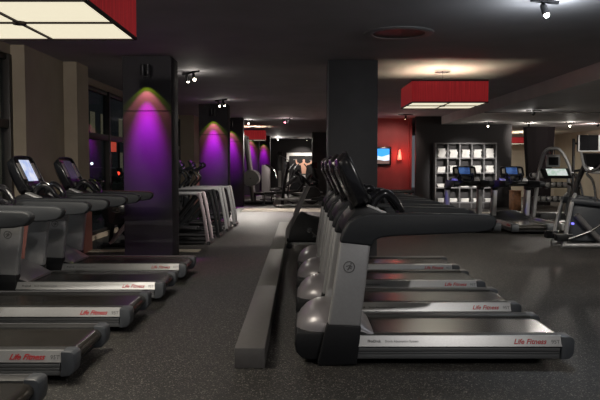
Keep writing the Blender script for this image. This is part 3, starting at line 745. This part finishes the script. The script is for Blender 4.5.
MB().box(-.13, .13, -.15, .15, .05, 2.2).build('tower', M['iron'], T, .02)
MB().box(-.4, .4, -.4, .4, 0, .05).build('base', M['iron'], T)
MB().tube([(0, -.16, 2.0), (.45, -.2, 1.75), (.5, -.2, 1.4)], .025, 8, smooth=3).build('pulley_arm', M['silver'], T)
MB().box(-.08, .08, -.2, -.151, .3, 1.2).build('weight_stack', M['plate'], T)
def far_trainer(loc, rz, lab):
    T = thing('elliptical_trainer', lab, 'elliptical trainer', loc, rz, 'far cross trainers')
    MB().tube([(-.5, 0, .1), (-.42, 0, .8), (-.3, 0, 1.45)], .06, 10, smooth=3).build('mast', M['black'], T)
    MB().box(-.36, -.30, -.2, .2, 1.35, 1.62).build('console', M['gloss'], T, .015)
    for s in (-1, 1):
        MB().tube([(-.4, s*.3, .4), (-.3, s*.3, 1.0), (-.1, s*.28, 1.4), (.05, s*.25, 1.55)], .026, 8, smooth=3).build('arm_lever', M['iron'], T)
        MB().tube([(-.6, s*.25, .3), (.7, s*.25, .25)], .03, 8).build('pedal_bar', M['silver'], T)
        MB().tube([(-.7, s*.28, .05), (.85, s*.28, .05)], .04, 8).build('base_rail', M['plate'], T)
    MB().lathe([(0, -.12), (.3, -.1), (.34, 0), (.3, .1), (0, .12)], (.6, 0, .42), 20, Matrix.Rotation(PI/2, 4, 'X')).build('flywheel_cover', M['black'], T)
    MB().tube([(-.70, -.28, .05), (-.70, .28, .05)], .04, 8).tube([(.85, -.28, .05), (.85, .28, .05)], .04, 8).build('foot_bar', M['iron'], T)
far_trainer((-.15, 24.9, 0), .3, 'black cross trainer in front of the wall poster, left of the far dark pillar')
far_trainer((.35, 31.0, 0), 2.6, 'black cross trainer beside the far dark pillar')

# ------------------------------------------------------------------ poster on the back wall
T = thing('wall_poster', 'white framed poster on the back wall of a muscular man raising dumbbells', 'poster', (.12, 45.98, 1.30))
fr = MB().box(-1.0, -.84, -.10, 0, -1.25, 1.0).box(.84, 1.0, -.10, 0, -1.25, 1.0).box(-.84, .84, -.10, 0, .80, 1.0).box(-.84, .84, -.10, 0, -1.25, -1.09)
fr.build('frame', M['white'], T)
MB().box(-.84, .84, -.03, -.005, -1.09, .80).build('print', M['print_black'], T)
fg = MB()
fg.prism([(-.02, -.45), (.22, -.45), (.30, .12), (.34, .22), (.16, .30), (.04, .30), (-.14, .22), (-.10, .12)], -.036, -.031)
fg.prism([(.03, .30), (.17, .30), (.18, .44), (.14, .50), (.06, .50), (.02, .44)], -.036, -.031)
fg.prism([(-.14, .22), (-.08, .10), (-.34, .14), (-.42, .24), (-.46, .50), (-.38, .52), (-.32, .28)], -.036, -.031)
fg.prism([(.34, .22), (.28, .10), (.54, .14), (.62, .24), (.66, .46), (.58, .48), (.52, .28)], -.036, -.031)
fg.build('printed_figure', M['skin'], T, loc=(.03, 0, .08))
MB().prism([(-.05, -.84), (.25, -.84), (.23, -.45), (-.03, -.45)], -.036, -.031).build('printed_shorts', M['white'], T)
MB().box(-.56, -.30, -.038, -.0365, .52, .58).box(.50, .76, -.038, -.0365, .48, .54).build('printed_dumbbell', M['plate'], T)

# ------------------------------------------------------------------ outside the windows (night street)
gd = struct('trim_4', MB().box(-30, -4.35, -5, 60, -.2, -.02), M['asphalt'])
T = thing('street_building', 'dark stone building across the street with a few lit windows', 'building', (-20, 40, 0))
MB().box(-4, 4, -22, 26, 0, 14).build('wall', M['facade'], T)
for i in range(16):
    for j in range(4):
        if random.random() < .45:
            MB().box(4.0, 4.03, -20+i*2.8, -18.8+i*2.8, 1.0+j*3.0, 2.6+j*3.0).build('lit_pane', M['litwin'] if random.random() < .6 else M['coolwin'], T)
T = thing('hedge', 'dark green hedge outside the window', 'hedge', (-6.6, 22, 0))
hb = MB()
for i in range(260):
    p = Vector((random.uniform(-.5, .5), random.uniform(-7, 8), random.uniform(.05, 1.05)))
    hb.loft([[p+Vector((random.uniform(-.12, .12), random.uniform(-.12, .12), random.uniform(-.08, .08))) for _ in range(3)], [p+Vector((random.uniform(-.2, .2), random.uniform(-.2, .2), .12+random.uniform(-.08, .1))) for _ in range(3)]])
hb.box(-.35, .35, -7, 8, 0, .85)
hb.build('foliage', M['leaf'], T)
T = thing('traffic_light', 'red traffic light seen through the window', 'traffic light', (-9.3, 36.0, 0))
MB().cyl((0, 0, 0), (0, 0, 2.6), .06, 10).build('post', M['iron'], T)
MB().box(-.15, .15, -.12, .12, .35, 1.35).build('housing', M['black'], T, .02)
for z in (.62, 1.05): MB().lathe([(0, 0), (.11, 0), (.11, .02)], (0, -.125, z), 16, Matrix.Rotation(PI/2, 4, 'X')).build('red_lamp', M['red_on'], T)
T = thing('lit_sign', 'small red lit street sign seen through the window', 'sign', (-9.3, 34.6, 0))
MB().box(-.24, .24, -.04, .04, 2.15, 2.65).build('sign_box', M['sign_red'], T, .01)
MB().cyl((0, 0, 0), (0, 0, 2.15), .04, 8).build('post', M['iron'], T)
T = thing('street_lamp', 'white street lamp seen through the window', 'street lamp', (-9.8, 33.0, 0))
MB().cyl((0, 0, 0), (0, 0, 1.5), .05, 8).build('post', M['iron'], T)
MB().lathe([(0, -.07), (.045, -.05), (.07, 0), (.045, .05), (0, .07)], (0, 0, 1.57), 16).build('globe', M['white_on'], T)
T = thing('car', 'parked dark car with white tail lamp outside the window', 'car', (-8.4, 28.0, 0), PI/2)
MB().prism([(-2.1, .35), (-2.1, .75), (-1.3, .9), (-.7, 1.4), (.8, 1.42), (1.4, .95), (2.1, .85), (2.15, .35)], -.85, .85).build('body', M['frame'], T, .08, seg=3)
for x in (-1.3, 1.3):
    for y in (-.78, .78): MB().lathe([(.0, -.1), (.3, -.1), (.33, 0), (.3, .1), (0, .1)], (x, y, .33), 20, Matrix.Rotation(PI/2, 4, 'X')).build('wheel', M['black'], T)
for y in (-.6, .6): MB().box(-2.13, -2.09, y-.12, y+.12, .62, .74).build('tail_lamp', M['red_on'], T)

# ------------------------------------------------------------------ added fill spotlights
track_spots((.95, 13.1), 'added fill spotlight on the ceiling hidden behind the middle pillar', [(0, (-1.6, 15.0, .5))], .3, 0, power=560, angle=75)  # added to light the elliptical legs and aisle floor
track_spots((7.6, 13.2), 'added fill spotlight on the soffit right of the cross trainer, out of view', [(-.1, (5.2, 15.6, .3)), (.1, (7.9, 21.3, .8))], .5, 0, LOW+.012, power=330, angle=48, leak=2)  # added off view to light the right machines and dumbbells
track_spots((2.9, 15.4), 'added twin blue spotlight track hidden behind the red box lamp over the right row', [(-.1, (3.55, 16.5, 1.12)), (.1, (4.63, 16.3, 1.12))], .5, 0, power=260, angle=13, col=(.16, .12, 1.))  # added out of sight to tint the treadmill handrails blue
track_spots((6.3, 8.6), 'added fill spotlight on the soffit beyond the right edge of the view', [(-.1, (4.6, 9.5, 0)), (.1, (5.3, 12.8, .7))], .5, 0, LOW+.012, power=260, angle=75, leak=6)  # added off view to light the right floor and cross trainer
track_spots((2.0, 2.0), 'added fill spotlight on the ceiling above the camera side of the right treadmills', [(0, (1.0, 5.4, .5))], .3, 0, power=190, angle=90, leak=8, col=(1, .96, .92))  # added fill for the near side of the right treadmills
track_spots((-1.2, 1.5), 'added fill spotlight on the ceiling above the camera side of the aisle', [(0, (-2.8, 6.0, .5))], .3, 0, power=90, angle=80, leak=8)  # added fill for the left treadmill row
track_spots((-3.0, 2.6), 'added unseen spotlight on the ceiling washing the left wall', [(0, (-3.9, 11.0, .9))], .3, 0, power=330, angle=60, leak=8)  # added off view to brighten the left wall

w = bpy.data.worlds.new('night'); S.world = w; w.use_nodes = True
w.node_tree.nodes['Background'].inputs['Color'].default_value = (.15, .155, .17, 1)
w.node_tree.nodes['Background'].inputs['Strength'].default_value = .6

# ------------------------------------------------------------------ camera
cam = bpy.data.cameras.new('camera'); cam.sensor_width = 36; cam.lens = 700/600*36
co = bpy.data.objects.new('camera', cam); COL.objects.link(co)
co.location = (0, 0, 1.5); co.rotation_euler = (PI/2-math.atan(35/700), 0, 0)
cam.clip_start = .05; cam.clip_end = 200
S.camera = co
S.cycles.use_denoising = True
S.view_settings.view_transform = 'Standard'; S.view_settings.look = 'None'; S.view_settings.gamma = 1; S.view_settings.exposure = 0
S.view_settings.use_curve_mapping = False
